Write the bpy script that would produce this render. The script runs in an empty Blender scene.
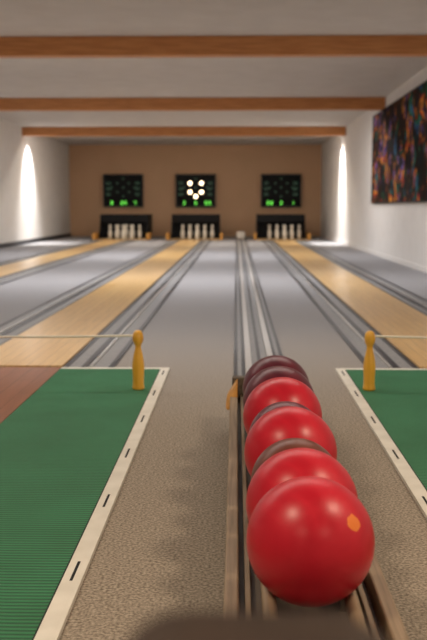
import bpy, bmesh, math, random
from mathutils import Vector
random.seed(3)
S=bpy.context.scene
try: S.view_settings.view_transform='Standard'
except Exception: pass
C=bpy.context.collection

# ---------------- materials
def mat(name,col,rough=.5,metal=0,emit=None,estr=0,coat=0,spec=None):
    m=bpy.data.materials.new(name); m.use_nodes=True
    b=m.node_tree.nodes['Principled BSDF']
    b.inputs['Base Color'].default_value=(*col,1); b.inputs['Roughness'].default_value=rough
    b.inputs['Metallic'].default_value=metal
    if coat: b.inputs['Coat Weight'].default_value=coat; b.inputs['Coat Roughness'].default_value=.08
    if spec is not None: b.inputs['Specular IOR Level'].default_value=spec
    if emit: b.inputs['Emission Color'].default_value=(*emit,1); b.inputs['Emission Strength'].default_value=estr
    return m
def ramp(nt,stops):
    r=nt.nodes.new('ShaderNodeValToRGB'); e=r.color_ramp.elements
    e[0].position=stops[0][0]; e[0].color=(*stops[0][1],1); e[1].position=stops[-1][0]; e[1].color=(*stops[-1][1],1)
    for p,c in stops[1:-1]:
        x=e.new(p); x.color=(*c,1)
    return r
def coords(nt,scale=(1,1,1)):
    t=nt.nodes.new('ShaderNodeTexCoord'); mp=nt.nodes.new('ShaderNodeMapping'); mp.inputs['Scale'].default_value=scale
    nt.links.new(t.outputs['Object'],mp.inputs['Vector']); return mp
def noise_mat(name,c1,c2,scale,rough=.8,stretch=(1,1,1),bump=0,detail=4,lo=.35,hi=.65,coat=0,mid=None):
    m=mat(name,c1,rough,coat=coat); nt=m.node_tree; b=nt.nodes['Principled BSDF']
    mp=coords(nt,stretch); n=nt.nodes.new('ShaderNodeTexNoise'); n.inputs['Scale'].default_value=scale; n.inputs['Detail'].default_value=detail
    nt.links.new(mp.outputs[0],n.inputs['Vector'])
    r=ramp(nt,[(lo,c1)]+([(.5,mid)] if mid else [])+[(hi,c2)]); nt.links.new(n.outputs[0],r.inputs[0]); nt.links.new(r.outputs[0],b.inputs['Base Color'])
    if bump:
        bp=nt.nodes.new('ShaderNodeBump'); bp.inputs['Strength'].default_value=bump; bp.inputs['Distance'].default_value=.003
        nt.links.new(n.outputs[0],bp.inputs['Height']); nt.links.new(bp.outputs[0],b.inputs['Normal'])
    return m
def plank_mat(name,c1,c2,seam,pw,pl,rough=.35,bumpy=0):
    m=mat(name,c1,rough); nt=m.node_tree; b=nt.nodes['Principled BSDF']
    t=nt.nodes.new('ShaderNodeTexCoord'); mp=nt.nodes.new('ShaderNodeMapping'); mp.inputs['Rotation'].default_value=(0,0,math.pi/2)
    nt.links.new(t.outputs['Object'],mp.inputs['Vector'])
    br=nt.nodes.new('ShaderNodeTexBrick'); br.inputs['Scale'].default_value=1; br.inputs['Brick Width'].default_value=pl; br.inputs['Row Height'].default_value=pw
    br.inputs['Mortar Size'].default_value=.0012; br.inputs['Color1'].default_value=(*c1,1); br.inputs['Color2'].default_value=(*c2,1); br.inputs['Mortar'].default_value=(*seam,1)
    nt.links.new(mp.outputs[0],br.inputs['Vector'])
    mp2=coords(nt,(60,3,3)); n=nt.nodes.new('ShaderNodeTexNoise'); n.inputs['Scale'].default_value=1.5; n.inputs['Detail'].default_value=5
    nt.links.new(mp2.outputs[0],n.inputs['Vector'])
    r=ramp(nt,[(.3,(.80,.80,.80)),(.7,(1,1,1))]); nt.links.new(n.outputs[0],r.inputs[0])
    mx=nt.nodes.new('ShaderNodeMix'); mx.data_type='RGBA'; mx.blend_type='MULTIPLY'; mx.inputs[0].default_value=1
    nt.links.new(br.outputs['Color'],mx.inputs[6]); nt.links.new(r.outputs[0],mx.inputs[7]); nt.links.new(mx.outputs[2],b.inputs['Base Color'])
    return m

M={}
m=noise_mat('carpet_floor',(.155,.125,.095),(.45,.385,.315),190,.9,bump=.4,detail=6); nt=m.node_tree; b=nt.nodes['Principled BSDF']
nz=[n for n in nt.nodes if n.type=='TEX_NOISE'][0]; r0=[n for n in nt.nodes if n.type=='VALTORGB'][0]
rg=ramp(nt,[(.35,(.26,.258,.275)),(.65,(.40,.398,.42))]); nt.links.new(nz.outputs[0],rg.inputs[0])
t=nt.nodes.new('ShaderNodeTexCoord'); sp=nt.nodes.new('ShaderNodeSeparateXYZ'); nt.links.new(t.outputs['Object'],sp.inputs[0])
mr=nt.nodes.new('ShaderNodeMapRange'); mr.inputs['From Min'].default_value=2.8; mr.inputs['From Max'].default_value=5.2; nt.links.new(sp.outputs['Y'],mr.inputs['Value'])
mx=nt.nodes.new('ShaderNodeMix'); mx.data_type='RGBA'; nt.links.new(mr.outputs[0],mx.inputs[0]); nt.links.new(r0.outputs[0],mx.inputs[6]); nt.links.new(rg.outputs[0],mx.inputs[7]); nt.links.new(mx.outputs[2],b.inputs['Base Color'])
M['carpet']=m
M['wall']=noise_mat('wall_plaster',(.76,.74,.72),(.80,.78,.76),6,.85)
M['wallback']=noise_mat('wall_back_paint',(.64,.415,.25),(.67,.435,.265),2,.75)
M['ceil']=noise_mat('ceiling_paint',(.60,.57,.545),(.64,.61,.585),4,.9)
M['beam']=noise_mat('beam_wood',(.50,.20,.065),(.64,.29,.105),4,.5,stretch=(1,12,12))
M['lane']=plank_mat('lane_pine',(.84,.56,.25),(.77,.49,.20),(.45,.25,.09),.045,1.8,.3)
M['appr']=plank_mat('approach_wood',(.34,.13,.065),(.28,.105,.05),(.09,.03,.015),.06,.5,.4)
M['gutter']=mat('gutter_dark',(.022,.022,.028),.45)
M['asphalt']=noise_mat('track_grey',(.22,.22,.23),(.29,.29,.30),60,.6)
M['rail']=mat('rail_aluminium',(.58,.57,.56),.35,.6)
M['black']=mat('black_panel',(.005,.005,.006),.6,spec=.2)
M['white']=noise_mat('white_strip',(.72,.69,.62),(.82,.79,.72),15,.5)
M['pin']=mat('pin_plastic',(.70,.66,.57),.4)
M['peg']=noise_mat('peg_wood',(.80,.40,.03),(.90,.50,.055),8,.35,stretch=(8,8,1),coat=.4)
M['tray']=noise_mat('tray_wood',(.07,.052,.038),(.12,.092,.068),5,.55,stretch=(20,1,20))
M['trayrail']=noise_mat('tray_rail_wood',(.22,.155,.095),(.33,.24,.155),6,.5,stretch=(30,1,30))
M['block']=noise_mat('block_wood',(.60,.28,.05),(.72,.36,.08),6,.5,stretch=(10,1,10))
M['leather']=noise_mat('brown_leather',(.030,.016,.011),(.045,.024,.016),40,.7,bump=.2)
M['rope']=mat('rope_cotton',(.9,.85,.76),.8)
M['lampw']=mat('lamp_housing',(.8,.8,.8),.4)
M['tube']=mat('tube_glow',(1,1,1),.5,emit=(1,.95,.9),estr=2)

m=mat('mat_green',(.03,.15,.06),.75); nt=m.node_tree; b=nt.nodes['Principled BSDF']
mp=coords(nt,(1,1,1)); w=nt.nodes.new('ShaderNodeTexWave'); w.bands_direction='Y'; w.inputs['Scale'].default_value=24
nt.links.new(mp.outputs[0],w.inputs['Vector']); r=ramp(nt,[(.1,(.014,.105,.044)),(.7,(.040,.24,.108))]); nt.links.new(w.outputs[0],r.inputs[0])
n=nt.nodes.new('ShaderNodeTexNoise'); n.inputs['Scale'].default_value=5; n.inputs['Detail'].default_value=6; nt.links.new(mp.outputs[0],n.inputs['Vector'])
r2=ramp(nt,[(.3,(.72,.78,.72)),(.7,(1.0,1.0,1.0))]); nt.links.new(n.outputs[0],r2.inputs[0])
mx=nt.nodes.new('ShaderNodeMix'); mx.data_type='RGBA'; mx.blend_type='MULTIPLY'; mx.inputs[0].default_value=1
nt.links.new(r.outputs[0],mx.inputs[6]); nt.links.new(r2.outputs[0],mx.inputs[7]); nt.links.new(mx.outputs[2],b.inputs['Base Color'])
bp=nt.nodes.new('ShaderNodeBump'); bp.inputs['Strength'].default_value=.6; bp.inputs['Distance'].default_value=.003; nt.links.new(w.outputs[0],bp.inputs['Height']); nt.links.new(bp.outputs[0],b.inputs['Normal'])
M['green']=m

def ball_mat(name,c1,c2,label=None,speck=.5,sc=9):
    m=mat(name,c1,.36); nt=m.node_tree; b=nt.nodes['Principled BSDF']; b.inputs['Specular IOR Level'].default_value=.40
    mp=coords(nt); n=nt.nodes.new('ShaderNodeTexNoise'); n.inputs['Scale'].default_value=sc; n.inputs['Detail'].default_value=8; n.inputs['Distortion'].default_value=.8
    nt.links.new(mp.outputs[0],n.inputs['Vector']); r=ramp(nt,[(.35,c1),(.65,c2)]); nt.links.new(n.outputs[0],r.inputs[0])
    out=r.outputs[0]
    if label:
        d=nt.nodes.new('ShaderNodeVectorMath'); d.operation='DISTANCE'; d.inputs[1].default_value=label
        nt.links.new(mp.outputs[0],d.inputs[0])
        n2=nt.nodes.new('ShaderNodeTexNoise'); n2.inputs['Scale'].default_value=90; nt.links.new(mp.outputs[0],n2.inputs['Vector'])
        ad=nt.nodes.new('ShaderNodeMath'); ad.operation='MULTIPLY_ADD'; ad.inputs[1].default_value=.010; nt.links.new(n2.outputs[0],ad.inputs[0]); nt.links.new(d.outputs['Value'],ad.inputs[2])
        lt=nt.nodes.new('ShaderNodeMath'); lt.operation='LESS_THAN'; lt.inputs[1].default_value=.0156; nt.links.new(ad.outputs[0],lt.inputs[0])
        mx=nt.nodes.new('ShaderNodeMix'); mx.data_type='RGBA'; nt.links.new(lt.outputs[0],mx.inputs[0]); nt.links.new(out,mx.inputs[6]); mx.inputs[7].default_value=(.80,.20,.03,1)
        out=mx.outputs[2]
    nt.links.new(out,b.inputs['Base Color'])
    r3=ramp(nt,[(.3,(.31,.31,.31)),(.8,(.45,.45,.45))]); nt.links.new(n.outputs[0],r3.inputs[0]); nt.links.new(r3.outputs[0],b.inputs['Roughness'])
    return m
# ---------------- geometry helpers
def empty(name,loc=(0,0,0)):
    e=bpy.data.objects.new(name,None); e.location=loc; e.empty_display_size=.1; C.objects.link(e); return e
def finish(name,bm,mt,parent=None,smooth=False,loc=(0,0,0)):
    me=bpy.data.meshes.new(name); bm.to_mesh(me); bm.free()
    for x in (mt if isinstance(mt,list) else [mt]): me.materials.append(x)
    if smooth:
        for p in me.polygons: p.use_smooth=True
    o=bpy.data.objects.new(name,me); C.objects.link(o); o.location=loc
    if parent: o.parent=parent
    return o
def addbox(bm,x0,x1,y0,y1,z0,z1,mi=0):
    vs=[bm.verts.new((x,y,z)) for x in(x0,x1) for y in(y0,y1) for z in(z0,z1)]
    for f in [(0,1,3,2),(4,6,7,5),(0,4,5,1),(2,3,7,6),(0,2,6,4),(1,5,7,3)]:
        fc=bm.faces.new([vs[i] for i in f]); fc.material_index=mi
    return vs
def box(name,x0,x1,y0,y1,z0,z1,mt,parent=None,bevel=0,seg=2):
    bm=bmesh.new(); addbox(bm,x0,x1,y0,y1,z0,z1)
    bmesh.ops.recalc_face_normals(bm,faces=bm.faces)
    if bevel: bmesh.ops.bevel(bm,geom=bm.edges[:],offset=bevel,segments=seg,affect='EDGES',profile=.5)
    return finish(name,bm,mt,parent,smooth=False)
def lathe_bm(bm,prof,seg=28,off=(0,0,0)):
    rings=[]
    for r,z in prof:
        if r<1e-5: rings.append([bm.verts.new((off[0],off[1],off[2]+z))])
        else: rings.append([bm.verts.new((off[0]+r*math.cos(2*math.pi*i/seg),off[1]+r*math.sin(2*math.pi*i/seg),off[2]+z)) for i in range(seg)])
    for a,b in zip(rings,rings[1:]):
        for i in range(seg):
            j=(i+1)%seg
            if len(a)==1 and len(b)>1: bm.faces.new((a[0],b[j],b[i]))
            elif len(b)==1 and len(a)>1: bm.faces.new((a[i],a[j],b[0]))
            elif len(a)>1: bm.faces.new((a[i],a[j],b[j],b[i]))
def lathe(name,prof,mt,parent=None,loc=(0,0,0),seg=28):
    bm=bmesh.new(); lathe_bm(bm,prof,seg); bmesh.ops.recalc_face_normals(bm,faces=bm.faces)
    return finish(name,bm,mt,parent,True,loc)
def tube(name,pts,r,mt,parent=None):
    cu=bpy.data.curves.new(name,'CURVE'); cu.dimensions='3D'; cu.bevel_depth=r; cu.bevel_resolution=3; cu.use_fill_caps=True
    sp=cu.splines.new('POLY'); sp.points.add(len(pts)-1)
    for p,q in zip(sp.points,pts): p.co=(*q,1)
    cu.materials.append(mt); o=bpy.data.objects.new(name,cu); C.objects.link(o)
    if parent: o.parent=parent
    return o
def smoothprof(pts,n=6):
    out=[pts[0]]
    P=[pts[1]]+pts[1:]+[pts[-1]]
    for i in range(1,len(P)-2):
        for k in range(n):
            t=k/n; v=[]
            for c in(0,1):
                a,b,c2,d=P[i-1][c],P[i][c],P[i+1][c],P[i+2][c]
                v.append(.5*((2*b)+(-a+c2)*t+(2*a-5*b+4*c2-d)*t*t+(-a+3*b-3*c2+d)*t**3))
            out.append((max(v[0],0),max(v[1],pts[0][1])))
    out.append(pts[-1]); return out

H=.62; CZ=1.98; XL=-3.63; XR=1.84; YB=21.9; YF=-3.0
# ---------------- shell
box('floor',XL-.15,XR+.15,YF-.15,YB+.15,-.12,0,M['carpet'])
box('ceiling',XL-.15,XR+.15,YF-.15,YB+.15,CZ,CZ+.12,M['ceil'])
box('wall_left',XL-.15,XL,YF,YB,0,CZ,M['wall'])
box('wall_right',XR,XR+.15,YF,YB,0,CZ,M['wall'])
box('wall_back',XL-.15,XR+.15,YB,YB+.15,0,CZ,M['wallback'])
box('wall_front',XL-.15,XR+.15,YF-.15,YF,0,CZ,M['wall'])
for i,y in enumerate([3.67,8.15,12.63,17.1]):
    box('ceiling_beam' if i==0 else 'ceiling_beam.%03d'%i,XL,XR,y,y+.14,CZ-.15,CZ,M['beam'],bevel=.006)
    e=empty('strip_lamp' if i==0 else 'strip_lamp.%03d'%i)
    box('housing',XL+.6,XR-.5,y+.30,y+.38,CZ-.03,CZ,M['lampw'],e,bevel=.004)
    if i<3:
        tube('tube',[(XL+.65,y+.34,CZ-.045),(XR-.55,y+.34,CZ-.045)],.013,M['tube'],e)
    l=bpy.data.lights.new('strip_light','AREA'); l.shape='RECTANGLE'; l.size=4.0; l.size_y=.06; l.energy=[38,76,78,54][i]; l.color=[(1,.91,.80),(1,.975,.96),(1,.975,.96),(1,.88,.74)][i]
    o=bpy.data.objects.new('strip_light',l); C.objects.link(o); o.location=((XL+XR)/2,y+.34,CZ-(.065 if i<3 else .035)); o.parent=e
box('baseboard_left',XL,XL+.015,YF,YB,0,.07,M['gutter'])
box('baseboard_right',XR-.015,XR,YF,YB,0,.05,M['wall'])

for k,x in enumerate([XL+.34,XR-.34]):
    e=empty('wall_spotlight' if k==0 else 'wall_spotlight.%03d'%k)
    lathe('can',[(0,0),(.04,0),(.045,-.01),(.045,-.09),(.038,-.09),(.036,-.03),(0,-.03)],M['lampw'],e,(x,17.55,CZ))
    l=bpy.data.lights.new('spot','SPOT'); l.energy=380; l.spot_size=math.radians(85); l.spot_blend=1; l.shadow_soft_size=.08; l.color=(1,.97,.93)
    o=bpy.data.objects.new('spot',l); C.objects.link(o); o.location=(x,17.55,CZ-.095); o.parent=e
    o.rotation_euler=(0,math.radians(20 if k==0 else -20),0)
for k,(x,y,p) in enumerate([(-.95,.7,23),(1.25,1.15,23),(-.95,-1.3,11),(1.25,-1.3,11)]):
    e=empty('ceiling_lamp' if k==0 else 'ceiling_lamp.%03d'%k)
    lathe('shade',[(0,0),(.18,0),(.22,-.02),(.225,-.05),(.215,-.05),(.21,-.03),(0,-.03)],M['lampw'],e,(x,y,CZ))
    l=bpy.data.lights.new('bulb','AREA'); l.shape='DISK'; l.size=.40; l.energy=p; l.color=(1,.81,.59)
    o=bpy.data.objects.new('bulb',l); C.objects.link(o); o.location=(x,y,CZ-.055); o.parent=e

# ---------------- lanes
pinprof=smoothprof([(0,0),(.022,0),(.034,.05),(.038,.10),(.032,.15),(.018,.190),(.016,.208),(.025,.236),(.024,.262),(.014,.276),(0,.280)],4)
pm=None
YL0=3.82
for li,cx in enumerate([-2.29,-.86,.895]):
    sfx='' if li==0 else '.%03d'%li
    e=empty('bowling_lane'+sfx)
    w=.187
    box('board',cx-w,cx+w,YL0,19.25,0,.012,M['lane'],e)
    for s in(-1,1):
        bm=bmesh.new()
        a,b_=sorted((cx+s*(w+.002),cx+s*(w+.20)))
        addbox(bm,a,b_,YL0,19.25,0,.004,1)
        for d,hw in((.012,.010),(.085,.013),(.19,.011)):
            X=cx+s*(w+d); addbox(bm,X-hw,X+hw,YL0,19.25,.004,.0065,0)
        X=cx+s*(w+.112); addbox(bm,X-.005,X+.005,YL0,19.25,.004,.012,2)
        finish('gutter_left' if s<0 else 'gutter_right',bm,[M['gutter'],M['asphalt'],M['rail']],e)
    px=cx+(.05 if li<2 else .0)
    box('pin_deck'+sfx,px-.49,px+.49,19.25,20.85,0,.012,M['lane'])
    p=empty('pin_pit_housing'+sfx)
    bm=bmesh.new(); 
    y0,y1=20.1,21.05
    for s in(-1,1):
        xa,xb=sorted((px+s*.45,px+s*.48))
        vs=[bm.verts.new(v) for v in [(xa,y0-.25,.0125),(xa,y1,.0125),(xa,y1,.46),(xa,y0,.46),(xb,y0-.25,.0125),(xb,y1,.0125),(xb,y1,.46),(xb,y0,.46)]]
        for f in[(0,1,2,3),(7,6,5,4),(0,4,5,1),(1,5,6,2),(2,6,7,3),(3,7,4,0)]: bm.faces.new([vs[i] for i in f])
    bmesh.ops.recalc_face_normals(bm,faces=bm.faces)
    finish('side_cheeks',bm,M['black'],p)
    box('roof',px-.48,px+.48,y0-.03,y1,.46,.49,M['black'],p,bevel=.004)
    box('curtain',px-.45,px+.45,y0+.12,y0+.16,.0125,.46,M['black'],p)
    box('fascia',px-.48,px+.48,y0-.06,y0-.03,.33,.49,M['black'],p,bevel=.004)
    for s in(-1,1): box('side_board',px+s*.525-.025,px+s*.525+.025,19.4,20.05,0,.13,M['block'],p,bevel=.01)
    ps=empty('bowling_pin_set'+sfx)
    q=.145
    n=0
    for r_,cols in enumerate([[0],[-1,1],[-2,0,2],[-1,1],[0]]):
        for c in cols:
            x=px+.05+c*q; y=19.42+r_*.15
            if pm is None:
                o=lathe('pin_1',pinprof,M['pin'],ps,(x,y,.0125),20); pm=o.data
            else:
                o=bpy.data.objects.new('pin_%d'%(n+1),pm); C.objects.link(o); o.location=(x,y,.0125); o.parent=ps
            n+=1

# score boards
Mg=mat('display_green',(.02,.1,.02),.5,emit=(.20,1,.10),estr=1.3)
Mdim=mat('display_dim',(.02,.03,.02),.5,emit=(.25,.5,.3),estr=.20)
Mwarm=mat('display_lamp',(.5,.4,.3),.5,emit=(1,.76,.48),estr=6)
Mfr=mat('display_frame',(.012,.012,.012),.4)
def seg7(bm,x,y,z,h,ch):
    t=h*.16; w=h*.55
    S7={'0':'abcdef','1':'bc','2':'abged','3':'abgcd','4':'fgbc','5':'afgcd','6':'afgedc','7':'abc','8':'abcdefg','9':'abcdfg'}[ch]
    R={'a':(0,w,h-t,h),'g':(0,w,h/2-t/2,h/2+t/2),'d':(0,w,0,t),'f':(0,t,h/2,h),'b':(w-t,w,h/2,h),'e':(0,t,0,h/2),'c':(w-t,w,0,h/2)}
    for s in S7:
        a,b_,c,d=R[s]; addbox(bm,x+a,x+b_,y-.004,y,z+c,z+d)
for li,cx in enumerate([-2.45,-.875,.97]):
    sfx='' if li==0 else '.%03d'%li
    e=empty('score_display'+sfx)
    y=YB-.09; z0=.635; z1=1.345; hw=.435
    box('cabinet',cx-hw,cx+hw,y,YB,z0,z1,M['black'],e,bevel=.008)
    bm=bmesh.new()
    for a in[(cx-hw,cx+hw,z1-.02,z1),(cx-hw,cx+hw,z0,z0+.02),(cx-hw,cx-hw+.02,z0,z1),(cx+hw-.02,cx+hw,z0,z1)]: addbox(bm,a[0],a[1],y-.012,y,a[2],a[3])
    finish('frame',bm,Mfr,e)
    lit=bmesh.new(); dim=bmesh.new()
    for r_,cols in enumerate([[0],[-1,1],[-2,0,2],[-1,1],[0]]):
        for c in cols:
            on=(li==1 and (r_,c) in [(1,-1),(1,1),(3,-1),(3,1),(4,0)])
            tgt=lit if on else dim
            R=.040 if on else .016
            X=cx+c*.125; Z=z0+.61-r_*.095
            vs=[tgt.verts.new((X+R*math.cos(a*math.pi/10),y-.006,Z+R*math.sin(a*math.pi/10))) for a in range(20)]
            f=tgt.faces.new(vs); ex=bmesh.ops.extrude_face_region(tgt,geom=[f]); 
            for v in ex['geom']:
                if isinstance(v,bmesh.types.BMVert): v.co.y-=.01
    if li==1: finish('pin_lamps_lit',lit,Mwarm,e)
    else: lit.free()
    finish('pin_lamps',dim,Mdim,e)
    bm=bmesh.new()
    for j,tx in enumerate([['8','05','7'],['2','6','09'],['08','3','1']][li]):
        for i,ch in enumerate(tx): seg7(bm,cx-.30+j*.25+i*.075+(.03 if len(tx)==1 else 0),y-.002,z0+.05,.08,ch)
    finish('digits',bm,Mg,e)
    bm=bmesh.new()
    for rr in range(3):
        for i in (0,1): seg7(bm,cx-.36+i*.05,y-.002,z0+.25+rr*.12,.05,'8'); seg7(bm,cx+.27+i*.05,y-.002,z0+.25+rr*.12,.05,'8')
    finish('small_digits',bm,Mdim,e)

# ---------------- ball return track in the floor
RX=.095
e=empty('ball_return_track')
bm=bmesh.new(); addbox(bm,RX-.10,RX+.10,2.9,20.2,0,.004,2)
for d in(-.095,.095,.0): addbox(bm,RX+d-.007,RX+d+.007,2.9,20.2,.004,.006,0)
for d in(-.045,.045): addbox(bm,RX+d-.012,RX+d+.012,2.9,20.2,.004,.018,1)
for d in(-.066,.066): addbox(bm,RX+d-.006,RX+d+.006,2.9,20.2,.004,.006,0)
finish('rails',bm,[M['gutter'],M['rail'],M['asphalt']],e)
box('inlet_hood',RX-.09,RX+.09,20.2,20.5,0,.14,M['white'],e,bevel=.03,seg=4)

# ---------------- ball rack
e=empty('ball_rack')
Y0,Y1=.55,2.78
box('base_plank',RX-.105,RX+.105,Y0,Y1,.06,.085,M['tray'],e,bevel=.003)
for s,nm in((-1,'left'),(1,'right')):
    box('side_lip_'+nm,RX+s*.1-.010,RX+s*.1+.010,Y0,Y1,.085,.118,M['trayrail'],e,bevel=.003)
    box('inner_slat_'+nm,RX+s*.078-.004,RX+s*.078+.004,Y0,Y1,.085,.10,M['trayrail'],e,bevel=.001)
    tube('rail_'+nm,[(RX+s*.052,Y0,.1265),(RX+s*.052,Y1,.1265)],.0095,M['trayrail'],e)
    for k,yy in enumerate((.8,1.3,1.8,2.3,2.7)):
        box('rail_support_%s_%d'%(nm,k),RX+s*.052-.006,RX+s*.052+.006,yy-.015,yy+.015,.085,.118,M['tray'],e)
        box('leg_%s_%d'%(nm,k),RX+s*.085-.012,RX+s*.085+.012,yy-.02,yy+.02,0,.06,M['tray'],e)
bm=bmesh.new()
vs=[bm.verts.new(v) for v in[(RX-.122,2.62,.085),(RX-.09,2.62,.085),(RX-.09,2.74,.085),(RX-.122,2.74,.085),(RX-.118,2.66,.115),(RX-.09,2.64,.155),(RX-.09,2.72,.155),(RX-.118,2.70,.115)]]
for f in[(3,2,1,0),(4,5,6,7),(0,1,5,4),(1,2,6,5),(2,3,7,6),(3,0,4,7)]: bm.faces.new([vs[i] for i in f])
bmesh.ops.recalc_face_normals(bm,faces=bm.faces); bmesh.ops.bevel(bm,geom=bm.edges[:],offset=.003,segments=2,affect='EDGES')
finish('end_wedge',bm,M['block'],e)
box('far_stop',RX-.105,RX+.105,2.76,2.79,.085,.15,M['tray'],e,bevel=.004)
box('end_plate',-.04,RX+.105,.50,.55,0,.12,M['tray'],e,bevel=.005)
box('end_foot',-.02,.04,.25,.55,0,.05,M['tray'],e,bevel=.005)
box('end_post',-.005,.025,.26,.29,.05,.46,M['tray'],e,bevel=.005)
o=box('end_cushion',-.034,.046,.215,.275,.460,.513,M['leather'],e,bevel=.022,seg=6)
for p in o.data.polygons: p.use_smooth=True

# balls
red=((.48,.006,.022),(.62,.012,.034))
pur=((.085,.007,.020),(.16,.016,.033))
brn=((.12,.030,.018),(.18,.048,.028))
spec=[(0,.081,red,True),(1,.080,red,False),(2,.071,brn,False),(3,.080,red,False),(4,.071,pur,False),(5,.080,red,False),(6,.079,pur,False),(7,.079,pur,False)]
pos=1.231
prev=None
for i,(k,R,cc,lab) in enumerate(spec):
    zc=.1265+math.sqrt((R+.0095)**2-.052**2)
    if prev is not None:
        dz=zc-prev[2]; pos+=math.sqrt((R+prev[1]+.0005)**2-dz**2)
    bm=bmesh.new(); bmesh.ops.create_uvsphere(bm,u_segments=64,v_segments=40,radius=R)
    d=Vector((.60,-.63,.49)).normalized()*R
    mt=ball_mat('ball_mat_%d'%i,cc[0],cc[1],tuple(d) if lab else None)
    o=finish('bowling_ball' if i==0 else 'bowling_ball.%03d'%i,bm,mt,None,True,(RX,pos,zc))
    prev=(pos,R,zc)

# ---------------- approach mats
def green_mat(name,x0,x1,side):
    e=empty(name); y0,y1=.2,3.8
    b0=.034
    if side<0: gx0,gx1=x0,x1-b0; sx0,sx1=x1-b0,x1
    else: gx0,gx1=x0+b0,x1; sx0,sx1=x0,x0+b0
    box('rubber',gx0,gx1,y0,y1-b0,0,.009,M['green'],e)
    bm=bmesh.new(); addbox(bm,sx0,sx1,y0,y1,0,.009,0)
    if side<0: addbox(bm,x0,sx0,y1-b0,y1,0,.009,0)
    else: addbox(bm,sx1,x1,y1-b0,y1,0,.009,0)
    yy=.4; xm=(sx0+sx1)/2
    while yy<3.7:
        addbox(bm,xm-.0025,xm+.0025,yy-.045,yy+.045,.009,.0094,1); yy+=.41
    xs=sx0 if side<0 else sx1
    addbox(bm,xs-.0012,xs+.0012,y0,y1-b0,.009,.0094,1)
    finish('border_strip',bm,[M['white'],M['black']],e)
green_mat('approach_mat',-.67,-.254,-1)
green_mat('approach_mat.001',.382,.80,1)
box('approach_floor',-1.6,-.672,.2,3.8,0,.009,M['appr'])
box('approach_floor.001',.802,1.6,.2,3.8,0,.009,M['appr'])

pegprof=smoothprof([(0,0),(.0195,0),(.021,.006),(.019,.02),(.0195,.05),(.0205,.08),(.017,.11),(.0115,.135),(.0105,.148),(.0165,.162),(.0185,.176),(.015,.192),(.007,.2),(0,.201)],4)
for i,(x,z) in enumerate([(-.330,.0095),(.450,.0095),(-1.25,.0092),(1.25,.0092)]):
    lathe('rope_post' if i==0 else 'rope_post.%03d'%i,pegprof,M['peg'],None,(x,3.34,z))
def rope(name,xa,xb):
    pts=[]
    for i in range(21):
        t=i/20; pts.append((xa+(xb-xa)*t,3.34,.192-.006*4*t*(1-t)))
    tube(name,pts,.0038,M['rope'])
rope('barrier_rope',-1.24,-.340); rope('barrier_rope.001',.460,1.24)

# ---------------- painting on the right wall
m=mat('painting_abstract',(.1,.1,.1),.8,spec=.15); nt=m.node_tree; b=nt.nodes['Principled BSDF']
mp=coords(nt,(1,.75,.8)); n=nt.nodes.new('ShaderNodeTexNoise'); n.inputs['Scale'].default_value=2.4; n.inputs['Detail'].default_value=2.5; n.inputs['Distortion'].default_value=1.8
nt.links.new(mp.outputs[0],n.inputs['Vector'])
r=ramp(nt,[(.25,(.02,.03,.05)),(.34,(.03,.14,.42)),(.41,(.02,.20,.07)),(.46,(.015,.010,.03)),(.50,(.55,.03,.02)),(.54,(.95,.40,.03)),(.58,(.12,.01,.06)),(.64,(.16,.12,.48)),(.75,(.02,.02,.02))])
mp2=coords(nt,(1,1.4,1.8)); v=nt.nodes.new('ShaderNodeTexNoise'); v.inputs['Scale'].default_value=3; v.inputs['Detail'].default_value=8; nt.links.new(mp2.outputs[0],v.inputs['Vector'])
r2=ramp(nt,[(.46,(.03,.03,.03)),(.62,(1.0,1.0,1.0))]); nt.links.new(v.outputs[0],r2.inputs[0])
mx=nt.nodes.new('ShaderNodeMix'); mx.data_type='RGBA'; mx.blend_type='MULTIPLY'; mx.inputs[0].default_value=1
nt.links.new(n.outputs[0],r.inputs[0]); nt.links.new(r.outputs[0],mx.inputs[6]); nt.links.new(r2.outputs[0],mx.inputs[7]); nt.links.new(mx.outputs[2],b.inputs['Base Color'])
e=empty('wall_painting')
box('canvas',XR-.03,XR,8.4,13.5,.69,1.81,m,e)
bm=bmesh.new()
for a in[(8.38,13.52,1.81,1.825),(8.38,13.52,.675,.69),(8.38,8.4,.69,1.81),(13.5,13.52,.69,1.81)]: addbox(bm,XR-.035,XR,a[0],a[1],a[2],a[3])
finish('frame',bm,M['black'],e)

# ---------------- camera
cd=bpy.data.cameras.new('camera'); cam=bpy.data.objects.new('camera',cd); C.objects.link(cam); S.camera=cam
cd.sensor_fit='HORIZONTAL'; cd.sensor_width=24; cd.lens=56.2; cd.clip_start=.02
cam.location=(0,0,H); cam.rotation_euler=(math.radians(90-6.4),0,math.radians(1.29))
cd.dof.use_dof=True; cd.dof.focus_distance=1.8; cd.dof.aperture_fstop=7.5
w=bpy.data.worlds.new('world'); S.world=w; w.use_nodes=True; w.node_tree.nodes['Background'].inputs[0].default_value=(.5,.5,.5,1); w.node_tree.nodes['Background'].inputs[1].default_value=.1
